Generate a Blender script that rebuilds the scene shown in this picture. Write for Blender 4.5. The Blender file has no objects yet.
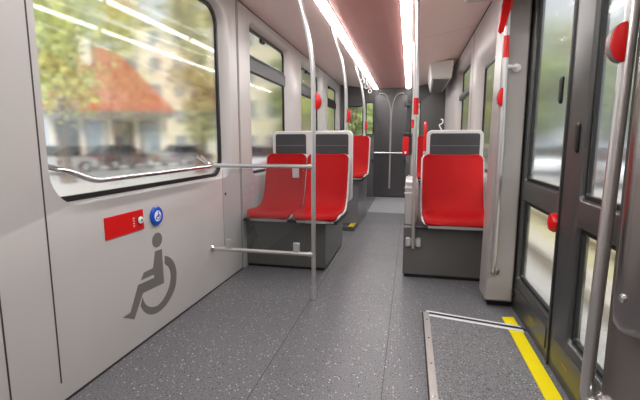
import bpy, bmesh, math, random
from mathutils import Vector, Matrix
from mathutils.geometry import tessellate_polygon
random.seed(7)
SC = bpy.context.scene
COL = SC.collection
PI = math.pi

# ------------------------------------------------------------------ materials
def lin(c):
    c = c / 255.0
    return c / 12.92 if c <= 0.04045 else ((c + 0.055) / 1.055) ** 2.4
def rgb(r, g, b): return (lin(r), lin(g), lin(b), 1.0)

def mat(name, col, rough=0.5, metal=0.0, spec=0.5, var=0.0, vscale=6.0, stretch=(1, 1, 1), bump=0.0, bscale=200.0,
        coat=0.0, emit=0.0, rvar=0.0):
    m = bpy.data.materials.new(name); m.use_nodes = True
    nt = m.node_tree; N = nt.nodes; L = nt.links
    p = N['Principled BSDF']
    p.inputs['Base Color'].default_value = rgb(*col)
    p.inputs['Roughness'].default_value = rough
    p.inputs['Metallic'].default_value = metal
    p.inputs['Specular IOR Level'].default_value = spec
    p.inputs['Coat Weight'].default_value = coat
    p.inputs['Coat Roughness'].default_value = 0.15
    if emit:
        p.inputs['Emission Color'].default_value = rgb(*col)
        p.inputs['Emission Strength'].default_value = emit
    tc = N.new('ShaderNodeTexCoord'); mp = N.new('ShaderNodeMapping')
    mp.inputs['Scale'].default_value = stretch
    L.new(tc.outputs['Object'], mp.inputs['Vector'])
    if var or rvar:
        nz = N.new('ShaderNodeTexNoise'); nz.inputs['Scale'].default_value = vscale; nz.inputs['Detail'].default_value = 4
        L.new(mp.outputs[0], nz.inputs['Vector'])
        if var:
            mx = N.new('ShaderNodeMix'); mx.data_type = 'RGBA'
            c = rgb(*col)
            mx.inputs[6].default_value = tuple(max(0, v * (1 - var)) for v in c[:3]) + (1,)
            mx.inputs[7].default_value = tuple(min(1, v * (1 + var)) for v in c[:3]) + (1,)
            L.new(nz.outputs['Fac'], mx.inputs[0]); L.new(mx.outputs[2], p.inputs['Base Color'])
        if rvar:
            mr = N.new('ShaderNodeMapRange')
            mr.inputs['To Min'].default_value = max(0.02, rough - rvar); mr.inputs['To Max'].default_value = min(1, rough + rvar)
            L.new(nz.outputs['Fac'], mr.inputs['Value']); L.new(mr.outputs[0], p.inputs['Roughness'])
    if bump:
        nb = N.new('ShaderNodeTexNoise'); nb.inputs['Scale'].default_value = bscale
        L.new(mp.outputs[0], nb.inputs['Vector'])
        b = N.new('ShaderNodeBump'); b.inputs['Strength'].default_value = bump; b.inputs['Distance'].default_value = 0.002
        L.new(nb.outputs['Fac'], b.inputs['Height']); L.new(b.outputs[0], p.inputs['Normal'])
    return m

def floor_mat(name, base):
    m = mat(name, base, rough=0.42, spec=0.5, var=0.0)
    nt = m.node_tree; N = nt.nodes; L = nt.links; p = N['Principled BSDF']
    tc = N.new('ShaderNodeTexCoord')
    nz = N.new('ShaderNodeTexNoise'); nz.inputs['Scale'].default_value = 130; nz.inputs['Detail'].default_value = 3
    L.new(tc.outputs['Object'], nz.inputs['Vector'])
    c = rgb(*base)
    r0 = N.new('ShaderNodeValToRGB')
    r0.color_ramp.elements[0].position = 0.3; r0.color_ramp.elements[0].color = tuple(v * .40 for v in c[:3]) + (1,)
    r0.color_ramp.elements[1].position = 0.7; r0.color_ramp.elements[1].color = tuple(v * 1.6 for v in c[:3]) + (1,)
    L.new(nz.outputs['Fac'], r0.inputs['Fac'])
    last = r0.outputs['Color']
    for sc, thr, rad, col in ((70, .84, .26, rgb(190, 190, 193)), (80, .76, .30, rgb(24, 24, 26)), (44, .92, .18, rgb(215, 213, 211))):
        v = N.new('ShaderNodeTexVoronoi'); v.inputs['Scale'].default_value = sc
        L.new(tc.outputs['Object'], v.inputs['Vector'])
        sp = N.new('ShaderNodeSeparateColor'); L.new(v.outputs['Color'], sp.inputs[0])
        g = N.new('ShaderNodeMath'); g.operation = 'GREATER_THAN'; g.inputs[1].default_value = thr; L.new(sp.outputs[0], g.inputs[0])
        l = N.new('ShaderNodeMath'); l.operation = 'LESS_THAN'; l.inputs[1].default_value = rad; L.new(v.outputs['Distance'], l.inputs[0])
        mu = N.new('ShaderNodeMath'); mu.operation = 'MULTIPLY'; L.new(g.outputs[0], mu.inputs[0]); L.new(l.outputs[0], mu.inputs[1])
        mx = N.new('ShaderNodeMix'); mx.data_type = 'RGBA'; mx.inputs[7].default_value = col
        L.new(mu.outputs[0], mx.inputs[0]); L.new(last, mx.inputs[6]); last = mx.outputs[2]
    L.new(last, p.inputs['Base Color'])
    n2 = N.new('ShaderNodeTexNoise'); n2.inputs['Scale'].default_value = 2.2; n2.inputs['Detail'].default_value = 5
    L.new(tc.outputs['Object'], n2.inputs['Vector'])
    mr = N.new('ShaderNodeMapRange'); mr.inputs['To Min'].default_value = .32; mr.inputs['To Max'].default_value = .52
    L.new(n2.outputs['Fac'], mr.inputs['Value']); L.new(mr.outputs[0], p.inputs['Roughness'])
    b = N.new('ShaderNodeBump'); b.inputs['Strength'].default_value = .25; b.inputs['Distance'].default_value = .001
    L.new(nz.outputs['Fac'], b.inputs['Height']); L.new(b.outputs[0], p.inputs['Normal'])
    return m

def glass_mat(name, tint=(236, 242, 240), refl=0.10, haze=0.0):
    m = bpy.data.materials.new(name); m.use_nodes = True
    nt = m.node_tree; N = nt.nodes; L = nt.links
    N.remove(N['Principled BSDF']); out = N['Material Output']
    tr = N.new('ShaderNodeBsdfTransparent'); tr.inputs[0].default_value = rgb(*tint)
    gl = N.new('ShaderNodeBsdfGlossy'); gl.inputs['Roughness'].default_value = 0.02
    lw = N.new('ShaderNodeLayerWeight'); lw.inputs[0].default_value = 0.35
    mr = N.new('ShaderNodeMapRange'); mr.inputs['To Min'].default_value = refl * .35; mr.inputs['To Max'].default_value = refl * 4
    L.new(lw.outputs['Fresnel'], mr.inputs['Value'])
    mx = N.new('ShaderNodeMixShader'); L.new(mr.outputs[0], mx.inputs[0])
    last = tr.outputs[0]
    if haze:
        rf = N.new('ShaderNodeBsdfRefraction'); rf.inputs['IOR'].default_value = 1.1; rf.inputs['Roughness'].default_value = 0.135
        rf.inputs[0].default_value = rgb(*tint)
        m2 = N.new('ShaderNodeMixShader'); m2.inputs[0].default_value = haze
        L.new(last, m2.inputs[1]); L.new(rf.outputs[0], m2.inputs[2]); last = m2.outputs[0]
    L.new(last, mx.inputs[1]); L.new(gl.outputs[0], mx.inputs[2]); L.new(mx.outputs[0], out.inputs[0])
    return m

M = dict(
    wall=mat('wall_panel_lacquer', (189, 185, 182), rough=.33, spec=.5, var=.03, vscale=5, stretch=(1, 1, .12), rvar=.06),
    wall_up=mat('upper_wall_lacquer', (188, 181, 179), rough=.36, spec=.5, var=.03, vscale=5, stretch=(1, 1, .12)),
    ceil_out=mat('ceiling_panel_lacquer', (236, 211, 206), rough=.34, spec=.45, var=.03, vscale=2),
    ceil_mid=mat('rose_ceiling_lacquer', (200, 148, 144), rough=.4, spec=.5, var=.06, vscale=1.6),
    seam=mat('dark_joint', (58, 52, 50), rough=.6),
    black=mat('black_rubber', (14, 14, 15), rough=.45),
    darkplast=mat('dark_plastic', (40, 40, 42), rough=.4),
    pole=mat('brushed_steel', (212, 209, 206), rough=.31, metal=.93),
    chrome=mat('polished_steel', (222, 220, 218), rough=.13, metal=1),
    alu=mat('satin_aluminium', (205, 203, 200), rough=.36, metal=.75, var=.05, vscale=20, stretch=(1, 1, .05)),
    red=mat('red_seat_fabric', (164, 2, 7), rough=.6, spec=.2, var=.07, vscale=9, bump=.15, bscale=500),
    redplast=mat('reflected_red', (214, 14, 20), rough=.25, spec=.5, var=.02),
    redsticker=mat('red_lacquer', (216, 18, 20), rough=.3, var=.03),
    shell=mat('pale_grey_shell', (208, 206, 205), rough=.35, var=.02),
    headrest=mat('charcoal_headrest', (58, 57, 60), rough=.42, var=.06, vscale=8, bump=.1, bscale=400),
    base=mat('dark_grey_laminate', (88, 86, 83), rough=.22, spec=.5, var=.06, vscale=3, rvar=.05),
    base2=mat('mid_grey_laminate', (120, 120, 122), rough=.3, var=.05, vscale=3),
    bronze=mat('dark_bronze_metal', (80, 80, 79), rough=.3, metal=.4, var=.05, vscale=12, stretch=(1, 1, .08)),
    yellow=mat('yellow_marking', (250, 230, 2), rough=.45, var=.05, vscale=14),
    pillar=mat('grey_pillar_lacquer', (158, 152, 149), rough=.36, metal=.15, var=.03, vscale=5, stretch=(1, 1, .1)),
    taupe=mat('taupe_panel', (104, 97, 93), rough=.3, metal=.35, var=.04, vscale=5, stretch=(1, 1, .1)),
    post=mat('dark_brushed_steel', (172, 167, 164), rough=.22, metal=1, var=.05, vscale=30, stretch=(1, 1, .05)),
    amber=mat('dull_amber_label', (150, 122, 40), rough=.5),
    rim=mat('grey_button_rim', (120, 116, 114), rough=.4),
    decal=mat('grey_decal', (116, 112, 108), rough=.45, var=.02),
    blue=mat('blue_plastic', (22, 84, 190), rough=.25),
    white=mat('reflected_white', (235, 236, 238), rough=.3),
    green=mat('green_core', (30, 90, 60), rough=.4),
    cab=mat('cab_partition_dark', (74, 72, 71), rough=.4, spec=.6, var=.15, vscale=2, stretch=(3, 1, .4)),
    cabglass=mat('cab_smoked_panel', (62, 61, 62), rough=.25, spec=.6, var=.2, vscale=3, stretch=(4, 1, .3)),
    strip=mat('pale_edge_strip', (158, 150, 148), rough=.35),
    lamp=mat('light_diffuser', (254, 251, 249), rough=.4, emit=21.0),
    lampbody=mat('lamp_housing', (214, 208, 205), rough=.35, var=.02),
    floor=floor_mat('speckled_floor', (104, 104, 107)),
    plate=mat('daylit_floor_grey', (150, 151, 155), rough=.4, var=.05, vscale=20),  # pale grey that paints daylight onto the far aisle floor
    hatch=floor_mat('speckled_hatch', (118, 118, 120)),
    glass=glass_mat('window_glass', tint=(250, 252, 251), refl=.032, haze=.8),
    screen=glass_mat('clear_screen', tint=(240, 243, 244), refl=.10),
    darkglass=mat('car_window', (30, 34, 38), rough=.08, spec=.6),
)

# ------------------------------------------------------------------ mesh builder
def spline(pts, n=8):
    P = [Vector(p) for p in pts]; out = []
    for i in range(len(P) - 1):
        a = P[i - 1] if i else P[0] * 2 - P[1]
        b, c = P[i], P[i + 1]
        d = P[i + 2] if i + 2 < len(P) else P[-1] * 2 - P[-2]
        for k in range(n):
            t = k / n
            out.append(.5 * ((2 * b) + (c - a) * t + (2 * a - 5 * b + 4 * c - d) * t * t + (3 * b - a - 3 * c + d) * t ** 3))
    out.append(P[-1]); return out

def rounded(pts, r, n=6):
    P = [Vector(p) for p in pts]; out = [P[0]]
    for i in range(1, len(P) - 1):
        a = (P[i - 1] - P[i]); b = (P[i + 1] - P[i])
        rr = min(r, a.length * .49, b.length * .49)
        p0 = P[i] + a.normalized() * rr; p1 = P[i] + b.normalized() * rr
        for k in range(n + 1):
            t = k / n; out.append((1 - t) ** 2 * p0 + 2 * t * (1 - t) * P[i] + t * t * p1)
    out.append(P[-1]); return out

def rrect(a0, a1, b0, b1, r, n=7):
    r = min(r, (a1 - a0) * .49, (b1 - b0) * .49); o = []
    for cx, cy, s in ((a1 - r, b1 - r, 0), (a0 + r, b1 - r, 1), (a0 + r, b0 + r, 2), (a1 - r, b0 + r, 3)):
        for k in range(n + 1):
            t = (s + k / n) * PI / 2; o.append((cx + r * math.cos(t), cy + r * math.sin(t)))
    return o

def circ(a, b, r, n=24, rb=None): return [(a + r * math.cos(2 * PI * k / n), b + (rb or r) * math.sin(2 * PI * k / n)) for k in range(n)]

AX = {'X': lambda d, u, v: (d, u, v), 'Y': lambda d, u, v: (u, d, v), 'Z': lambda d, u, v: (u, v, d)}

class G:
    def __init__(s): s.bm = bmesh.new()
    def face(s, vs):
        try: s.bm.faces.new(vs)
        except ValueError: pass
    def box(s, x0, x1, y0, y1, z0, z1):
        v = [s.bm.verts.new((x, y, z)) for x in (x0, x1) for y in (y0, y1) for z in (z0, z1)]
        for f in ((0, 1, 3, 2), (4, 6, 7, 5), (0, 4, 5, 1), (2, 3, 7, 6), (0, 2, 6, 4), (1, 5, 7, 3)): s.face([v[i] for i in f])
        return s
    def hexa(s, c):     # eight corners, bottom ring then top ring
        v = [s.bm.verts.new(p) for p in c]
        for f in ((0, 3, 2, 1), (4, 5, 6, 7), (0, 1, 5, 4), (1, 2, 6, 5), (2, 3, 7, 6), (3, 0, 4, 7)): s.face([v[i] for i in f])
        return s
    def rings(s, loops, cap0=True, cap1=True, close=True):
        R = [[s.bm.verts.new(p) for p in l] for l in loops]
        n = len(R[0])
        for a, b in zip(R, R[1:]):
            for i in range(n if close else n - 1):
                j = (i + 1) % n; s.face([a[i], a[j], b[j], b[i]])
        for on, l in ((cap0, R[0]), (cap1, R[-1])):
            if on and close:
                tri = tessellate_polygon([[v.co for v in l]])
                for t in tri: s.face([l[i] for i in t])
        return s
    def prism(s, poly, ax, d0, d1):
        f = AX[ax]; return s.rings([[f(d0, u, v) for u, v in poly], [f(d1, u, v) for u, v in poly]])
    def pillow(s, poly_in, poly_out, ax, d0, d1, d2):   # outline d0..d1 then chamfer to poly_in at d2
        f = AX[ax]; return s.rings([[f(d0, u, v) for u, v in poly_out], [f(d1, u, v) for u, v in poly_out], [f(d2, u, v) for u, v in poly_in]])
    def ring(s, outer, inner, ax, d0, d1):              # same vertex count
        f = AX[ax]
        L = [[f(d0, u, v) for u, v in outer], [f(d1, u, v) for u, v in outer], [f(d1, u, v) for u, v in inner], [f(d0, u, v) for u, v in inner]]
        L.append(L[0])
        s.rings(L, False, False); bmesh.ops.remove_doubles(s.bm, verts=s.bm.verts, dist=1e-6); return s
    def tube(s, pts, r, n=16):
        P = [Vector(p) for p in pts]; loops = []; up = None
        rr = r if isinstance(r, (list, tuple)) else [r] * len(P)
        for i, p in enumerate(P):
            t = ((P[i + 1] if i + 1 < len(P) else p) - (P[i - 1] if i else p)).normalized()
            if up is None: up = Vector((0, 0, 1)) if abs(t.z) < .9 else Vector((0, 1, 0))
            a = t.cross(up).normalized(); up = a.cross(t).normalized()
            loops.append([p + (a * math.cos(2 * PI * k / n) + up * math.sin(2 * PI * k / n)) * rr[i] for k in range(n)])
        return s.rings(loops)
    def lathe(s, prof, c, ax='Z', n=24):
        f = AX[ax]; k = 'XYZ'.index(ax); loops = []
        for r, h in prof:
            loops.append([f(c[k] + h, *(c[i] + max(r, 1e-4) * q for i, q in zip([i for i in range(3) if i != k], (math.cos(2 * PI * j / n), math.sin(2 * PI * j / n))))) for j in range(n)])
        return s.rings(loops)
    def grid(s, rows):
        R = [[s.bm.verts.new(p) for p in r] for r in rows]
        for a, b in zip(R, R[1:]):
            for i in range(len(a) - 1): s.face([a[i], a[i + 1], b[i + 1], b[i]])
        return s
    def panel(s, ax, d, outline, holes, thick):
        """slab with openings; hole = (front loop, back loop) with the same vertex count"""
        f = AX[ax]
        for depth, which in ((0, 0), (thick, 1)):
            loops = [outline] + [h[which] for h in holes]
            tri = tessellate_polygon([[Vector((u, v, 0)) for u, v in l] for l in loops])
            flat = [p for l in loops for p in l]
            V = [s.bm.verts.new(f(d + depth, *p)) for p in flat]
            for t in tri: s.face([V[i] for i in t])
        s.rings([[f(d, *p) for p in outline], [f(d + thick, *p) for p in outline]], False, False)
        for a, b in holes:
            L = []
            for k, t in ((0, 0), (.10, .01), (.28, .06), (.5, .2), (.72, .45), (.9, .78), (1, 1)):
                L.append([f(d + thick * t, p[0] + (q[0] - p[0]) * k, p[1] + (q[1] - p[1]) * k) for p, q in zip(a, b)])
            s.rings(L, False, False)
        bmesh.ops.remove_doubles(s.bm, verts=s.bm.verts, dist=1e-5); return s
    def build(s, name, m, parent=None, loc=None, bevel=0, seg=2, smooth=35, solid=None, sub=0, recalc=True):
        if recalc: bmesh.ops.recalc_face_normals(s.bm, faces=s.bm.faces)
        off = Vector((0, 0, 0))
        q = parent
        while q is not None: off += q.location; q = q.parent
        if loc is not None: off += Vector(loc)
        bmesh.ops.translate(s.bm, verts=s.bm.verts, vec=-off)
        me = bpy.data.meshes.new(name); s.bm.to_mesh(me); s.bm.free()
        o = bpy.data.objects.new(name, me); COL.objects.link(o)
        me.materials.append(M[m] if isinstance(m, str) else m)
        if parent is not None: o.parent = parent
        if loc is not None: o.location = loc
        if smooth:
            for p in me.polygons: p.use_smooth = True
            me.set_sharp_from_angle(angle=math.radians(smooth))
        if solid:
            md = o.modifiers.new('thickness', 'SOLIDIFY'); md.thickness = solid[0]; md.offset = solid[1]
        if bevel:
            md = o.modifiers.new('edge', 'BEVEL'); md.width = bevel; md.segments = seg; md.limit_method = 'ANGLE'; md.angle_limit = math.radians(40)
        if sub:
            md = o.modifiers.new('round', 'SUBSURF'); md.levels = sub; md.render_levels = sub
        return o

def tag(o, label, cat, group=None, kind=None):
    o['label'] = label; o['category'] = cat
    if group: o['group'] = group
    if kind: o['kind'] = kind
    return o
def thing(name, loc, label, cat, group=None, kind=None):
    o = bpy.data.objects.new(name, None); COL.objects.link(o); o.location = loc; o.empty_display_size = .1
    return tag(o, label, cat, group, kind)
def copy_tree(o, parent=None):
    c = o.copy(); COL.objects.link(c)
    if parent is not None: c.parent = parent
    for ch in list(o.children): copy_tree(ch, c)
    return c

# ------------------------------------------------------------------ room shell
XL, YB, YF = -1.54, -2.6, 9.1
XR = 0.70
ZC = 2.47
tag(G().box(XL - .12, .9, YB, YF, -.08, 0).build('floor', 'floor'), 'dark grey speckled vinyl floor of the tram', 'floor', kind='structure')
fl = bpy.data.objects['floor']
for x, n in ((-.716, 1), (-.097, 2)):
    G().box(x - .002, x + .002, YB, 8.9, 0, .0006).build('floor_joint', 'seam', fl, smooth=0)

def hole(f, b): return (rrect(*f), rrect(*b))
def do_window(n, ax, d, inner, r, label, pane_mat='glass', gask=.022, sgn=1):
    """glazing bedded in a black rubber gasket"""
    y0, y1, z0, z1 = inner
    o = G().ring(rrect(y0 - .006, y1 + .006, z0 - .006, z1 + .006, r), rrect(y0 + gask, y1 - gask, z0 + gask, z1 - gask, max(r - gask, .01)), ax, d - .012, d + .012).build('window_%d' % n, 'black', loc=AX[ax](d, (y0 + y1) / 2, z0))
    tag(o, label, 'window', kind='structure')
    G().prism(rrect(y0 + gask * .5, y1 - gask * .5, z0 + gask * .5, z1 - gask * .5, max(r - gask, .01)), ax, d - .003, d + .003).build('window_pane', pane_mat, o)
    return o

# left wall: openings given as front outline and deeper glass outline
LW = [((1.475, 3.375, .905, 2.33, .17), (1.455, 3.255, .925, 2.30, .15)),
      ((3.83, 5.39, .86, 2.40, .11), (3.86, 5.10, .89, 2.33, .09)),
      ((5.75, 7.25, .86, 2.40, .11), (5.78, 7.02, .89, 2.30, .09)),
      ((7.65, 8.98, .86, 2.40, .11), (7.68, 8.75, .89, 2.30, .09))]
XG = -1.615
wl = G().panel('X', XL, [(YB, 0 - .02), (YF, -.02), (YF, ZC + .06), (YB, ZC + .06)], [hole(a, b) for a, b in LW], XG - .015 - XL).build('wall_left', 'wall', smooth=40)
tag(wl, 'pale grey lacquered wall with a wheelchair sign under the big window', 'wall', kind='structure')
for y, z0, z1 in ((1.438, .1, ZC), (1.202, .0, ZC), (3.53, .0, ZC), (3.79, .55, ZC)):
    G().box(XL - .001, XL + .0012, y - .0035, y + .0035, z0, z1).build('wall_joint', 'seam', wl, smooth=0)
G().box(XL, XL + .010, 3.545, 3.775, .0, ZC - .02).build('wall_pilaster', 'wall', wl, bevel=.004)
lab = ['big window above the red plate and wheelchair sign', 'narrower window with a tilting top light beside the paired red seats',
       'window beyond the first grab pole, full of green trees', 'last narrow window on the wall before the driver cab']
WN = []
for i, ((f, b), l) in enumerate(zip(LW, lab)):
    WN.append(do_window(i + 1, 'X', XG + .012, b[:4], b[4], l))
# transom and latch of the tilting lights
for w, b in ((WN[1], LW[1][1]), (WN[2], LW[2][1]), (WN[3], LW[3][1])):
    y0, y1 = b[0], b[1]
    G().box(XG - .005, XG + .045, y0 + .01, y1 - .01, 1.905, 2.045).build('transom_bar', 'black', w, bevel=.008)
    G().box(XG - .005, XG + .03, y0 + .02, y1 - .02, 2.05, 2.075).build('hopper_rail', 'black', w, bevel=.004)
    G().box(XG + .01, XG + .045, (y0 + y1) / 2 - .22, (y0 + y1) / 2 - .12, 2.255, 2.30).build('latch', 'black', w, bevel=.006)
tag(G().box(XL - .002, XL + .006, YB, YF, ZC - .012, ZC + .012).build('trim_1', 'seam', loc=(XL, 3, ZC)), 'dark joint line where the window wall meets the ceiling', 'trim', kind='structure')
tag(G().box(XL - .002, XL + .003, YB, YF, 0, .012).build('baseboard_left', 'seam', loc=(XL, 3, 0)), 'thin dark joint at the foot of the pale window wall', 'baseboard', kind='structure')

# right wall beyond the door
RW = [((3.27, 5.02, .84, 2.27, .10), (3.32, 4.92, .90, 2.03, .05)),
      ((5.44, 7.05, .84, 2.36, .10), (5.48, 6.92, .90, 2.28, .05))]
wr = G().panel('X', XR, [(3.17, -.02), (YF, -.02), (YF, 2.56), (3.17, 2.56)], [hole(a, b) for a, b in RW], .11).build('wall_right', 'wall_up', smooth=40)
tag(wr, 'pale wall with two windows behind the single red seat', 'wall', kind='structure')
for i, ((f, b), l) in enumerate(zip(RW, ['window in a deep splayed recess beside the single red seat', 'narrow window beyond the single red seat near the ceiling box'])):
    w = do_window(i + 5, 'X', XR + .098, b[:4], b[4], l)
    if i == 1: G().box(XR + .04, XR + .10, b[0] + .01, b[1] - .01, 1.86, 1.94).build('transom_bar', 'darkplast', w, bevel=.008)
G().box(XR - .0015, XR + .001, 5.225, 5.232, .0, 2.5).build('wall_joint', 'seam', wr, smooth=0)
tag(G().box(XR - .006, XR + .002, 3.2, YF, 2.488, 2.512).build('trim_2', 'seam', loc=(XR, 6, 2.5)), 'dark joint line where the door side wall meets the ceiling', 'trim', kind='structure')

# ceiling: two sloping outer panels, a rose centre panel, lamps between
LX0, LX1, RX0, RX1 = -.80, -.70, -.115, -.017
def ceil_panel(name, x0, z0, x1, z1, m, label):
    return tag(G().hexa([(x0, YB, z0), (x1, YB, z1), (x1, YF, z1), (x0, YF, z0), (x0, YB, z0 + .08), (x1, YB, z1 + .08), (x1, YF, z1 + .08), (x0, YF, z0 + .08)]).build(name, m, loc=((x0 + x1) / 2, 3, min(z0, z1)), smooth=0), label, 'ceiling', kind='structure')
c1 = ceil_panel('ceiling', XL - .1, ZC + .008, LX0, 2.365, 'ceil_out', 'pale ceiling panel sloping between the window wall and a light strip')
c2 = ceil_panel('ceiling', LX1, 2.372, RX0, 2.372, 'ceil_mid', 'rose coloured middle ceiling panel between the two light strips')
c3 = ceil_panel('ceiling', RX1, 2.365, XR + .14, 2.525, 'ceil_out', 'pale ceiling panel sloping from a light strip to the door side')
for c, x0, z0, x1, z1 in ((c1, XL, ZC - .001, LX0 - .005, 2.364), (c3, RX1 + .005, 2.366, XR - .01, 2.496)):
    for y in (2.55, 5.0, 7.4):
        G().hexa([(x0, y, z0), (x1, y, z1), (x1, y + .006, z1), (x0, y + .006, z0), (x0, y, z0 + .01), (x1, y, z1 + .01), (x1, y + .006, z1 + .01), (x0, y + .006, z0 + .01)]).build('ceiling_joint', 'strip', c, smooth=0)
for x0, x1, who in ((LX0, LX1, 'over the paired red seats'), (RX0, RX1, 'over the single red seat')):
    t = thing('ceiling_light', ((x0 + x1) / 2, 3, 2.34), 'long bright ceiling light strip running ' + who, 'light')
    G().box(x0 + .004, x1 - .004, YB + .02, 9.04, 2.352, 2.46).build('lamp_housing', 'lampbody', t, bevel=.004)
    xm, xw = (x0 + x1) / 2, (x1 - x0) / 2 - .004
    G().prism([(xm + xw * math.cos(PI * k / 10), 2.3515 - .010 * math.sin(PI * k / 10)) for k in range(11)], 'Y', YB + .04, 9.0).build('lamp_diffuser', 'lamp', t)

# rear end and near right end of the shell (behind the camera)
tag(G().box(XL - .12, .9, YB - .08, YB, -.08, 2.6).build('wall_back', 'wall_up'), 'plain pale wall closing the saloon behind the viewer', 'wall', kind='structure')
tag(G().box(.66, .86, YB, 1.46, -.08, 2.56).build('wall_near', 'taupe', loc=(.7, 0, 0), bevel=.012), 'taupe metal wall panel behind the nearest grab pole', 'wall', kind='structure')

# ------------------------------------------------------------------ doors
tag(G().box(.745, .86, 1.46, 3.17, 2.26, 2.56).build('trim_3', 'bronze', loc=(.8, 2.3, 2.26)), 'dark door head rail above both door leaves', 'trim', kind='structure')
hd = G().box(.33, .80, 1.5, 3.045, 2.132, 2.52).build('trim_4', 'wall_up', loc=(.6, 2.3, 2.195), bevel=.02, seg=3)
tag(hd, 'pale drive housing hanging over the door at the ceiling', 'trim', kind='structure')
tag(G().box(.76, .86, 1.46, 3.17, -.08, -.012).build('trim_5', 'bronze', loc=(.8, 2.3, -.05)), 'dark metal door sill along the yellow line', 'trim', kind='structure')
tag(G().box(.765, .85, 3.115, 3.20, 0, 2.3).build('trim_6', 'black', loc=(.8, 3.15, 0), bevel=.006), 'black door jamb against the grey pillar', 'trim', kind='structure')

def leaf(n, y0, y1, gy0, gy1, label, handle_y, handle_z):
    z0, z1 = .0, 2.26
    def hh(a, b, c, d): return hole((a - .018, b + .018, c - .018, d + .018, .03), (a, b, c, d, .02))
    o = G().panel('X', .772, [(y0, z0), (y1, z0), (y1, z1), (y0, z1)], [hh(gy0, gy1, .95, 2.16), hh(gy0, gy1, .255, .80)], .056).build('door_%d' % n, 'bronze', loc=(.8, (y0 + y1) / 2, 0), smooth=40)
    tag(o, label, 'door', kind='structure')
    for za, zb in ((.95, 2.16), (.255, .80)):
        G().ring(rrect(gy0 - .004, gy1 + .004, za - .004, zb + .004, .022), rrect(gy0 + .014, gy1 - .014, za + .014, zb - .014, .012), 'X', .790, .812).build('glazing_gasket', 'black', o)
        G().prism(rrect(gy0 + .006, gy1 - .006, za + .006, zb - .006, .015), 'X', .798, .804).build('door_pane', 'glass', o)
    G().pillow(rrect(handle_y - .013, handle_y + .013, handle_z - .06, handle_z + .06, .011), rrect(handle_y - .018, handle_y + .018, handle_z - .07, handle_z + .07, .016), 'X', .774, .766, .760).build('door_handle', 'black', o)
    G().prism(rrect(y0 + .05, y1 - .06, .055, .19, .02), 'X', .775, .767).build('kick_plate', 'bronze', o, bevel=.003)
    return o
d1 = leaf(1, 2.30, 3.11, 2.352, 3.00, 'dark framed glass door leaf next to the grey pillar', 2.41, 1.475)
d2 = leaf(2, 1.48, 2.285, 1.56, 2.06, 'dark framed glass door leaf nearest the viewer behind the grab pole', 2.14, 1.225)
G().tube([(.775, 2.2925, 0), (.775, 2.2925, 2.26)], .012, 10).build('meeting_seal', 'black', d1)
G().lathe([(.052, 0), (.052, -.012), (.044, -.028), (.02, -.036), (0.001, -.037)], (.773, 2.345, .78), 'X').build('button_reflection', 'redplast', d1)  # added red dome standing for the stop button's reflection in the glass
G().lathe([(.022, 0), (.022, -.012), (.012, -.018), (.001, -.018)], (.773, 3.04, .13), 'X').build('door_lock', 'black', d1)
for d, y in ((d1, 2.62), (d2, 2.05)):
    G().box(.7655, .7668, y - .035, y + .035, .11, .125).build('warning_sticker', 'amber', d, smooth=0)

# pillars framing the door
pf = G().hexa([(.570, 3.05, .05), (.762, 3.05, .05), (.762, 3.30, .05), (.570, 3.30, .05), (.600, 3.05, 2.52), (.762, 3.05, 2.52), (.762, 3.30, 2.52), (.600, 3.30, 2.52)]).build('trim_7', 'pillar', loc=(.67, 3.2, .05), bevel=.014, seg=3)
tag(pf, 'grey metal pillar between the door and the single red seat', 'pillar', kind='structure')
tag(G().box(.60, .762, 3.10, 3.28, 0, .05).build('baseboard_right', 'black', loc=(.7, 3.2, 0)), 'black recessed foot under the grey pillar', 'baseboard', kind='structure')

# ------------------------------------------------------------------ floor hatch and markings
t = thing('wheelchair_ramp', (.4, 2.2, 0), 'folding wheelchair ramp plate set flush in the floor by the door', 'ramp')
G().hexa([(.165, .9, .001), (.655, .9, .001), (.655, 2.685, .001), (.165, 2.790, .001), (.165, .9, .005), (.655, .9, .005), (.655, 2.685, .005), (.165, 2.790, .005)]).build('ramp_plate', 'hatch', t)
G().box(.128, .168, .9, 2.855, .0, .0075).build('side_strip', 'alu', t, bevel=.002)
G().box(.120, .128, .9, 2.862, .0, .002).build('side_gap', 'black', t, smooth=0)
G().hexa([(0.165, 2.7921, 0), (0.748, 2.6674, 0), (0.748, 2.6974, 0), (0.165, 2.8221, 0), (0.165, 2.7921, 0.0058), (0.748, 2.6674, 0.0058), (0.748, 2.6974, 0.0058), (0.165, 2.8221, 0.0058)]).build('end_strip', 'white', t, smooth=0)
G().hexa([(0.128, 2.8305, 0), (0.768, 2.6936, 0), (0.768, 2.7331, 0), (0.128, 2.87, 0), (0.128, 2.8305, 0.003), (0.768, 2.6936, 0.003), (0.768, 2.7331, 0.003), (0.128, 2.87, 0.003)]).build('end_gap', 'black', t, smooth=0)
G().hexa([(0.15, 2.8658, 0), (0.748, 2.7379, 0), (0.748, 2.7594, 0), (0.15, 2.8873, 0), (0.15, 2.8658, 0.0034), (0.748, 2.7379, 0.0034), (0.748, 2.7594, 0.0034), (0.15, 2.8873, 0.0034)]).build('end_lip', 'white', t, smooth=0)
for y in (1.4, 1.85, 2.15, 2.45, 2.72):
    G().lathe([(.007, 0), (.007, .0012), (.002, .0018)], (.148, y, .0075), 'Z', 12).build('screw', 'chrome', t)
tag(G().hexa([(.660, .9, 0), (.738, .9, 0), (.738, 2.665, 0), (.660, 2.682, 0), (.660, .9, .0055), (.738, .9, .0055), (.738, 2.665, .0055), (.660, 2.682, .0055)]).build('safety_line', 'yellow', loc=(.7, 1.8, 0), smooth=0), 'long yellow safety line on the floor along the door sill', 'floor marking')
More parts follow.
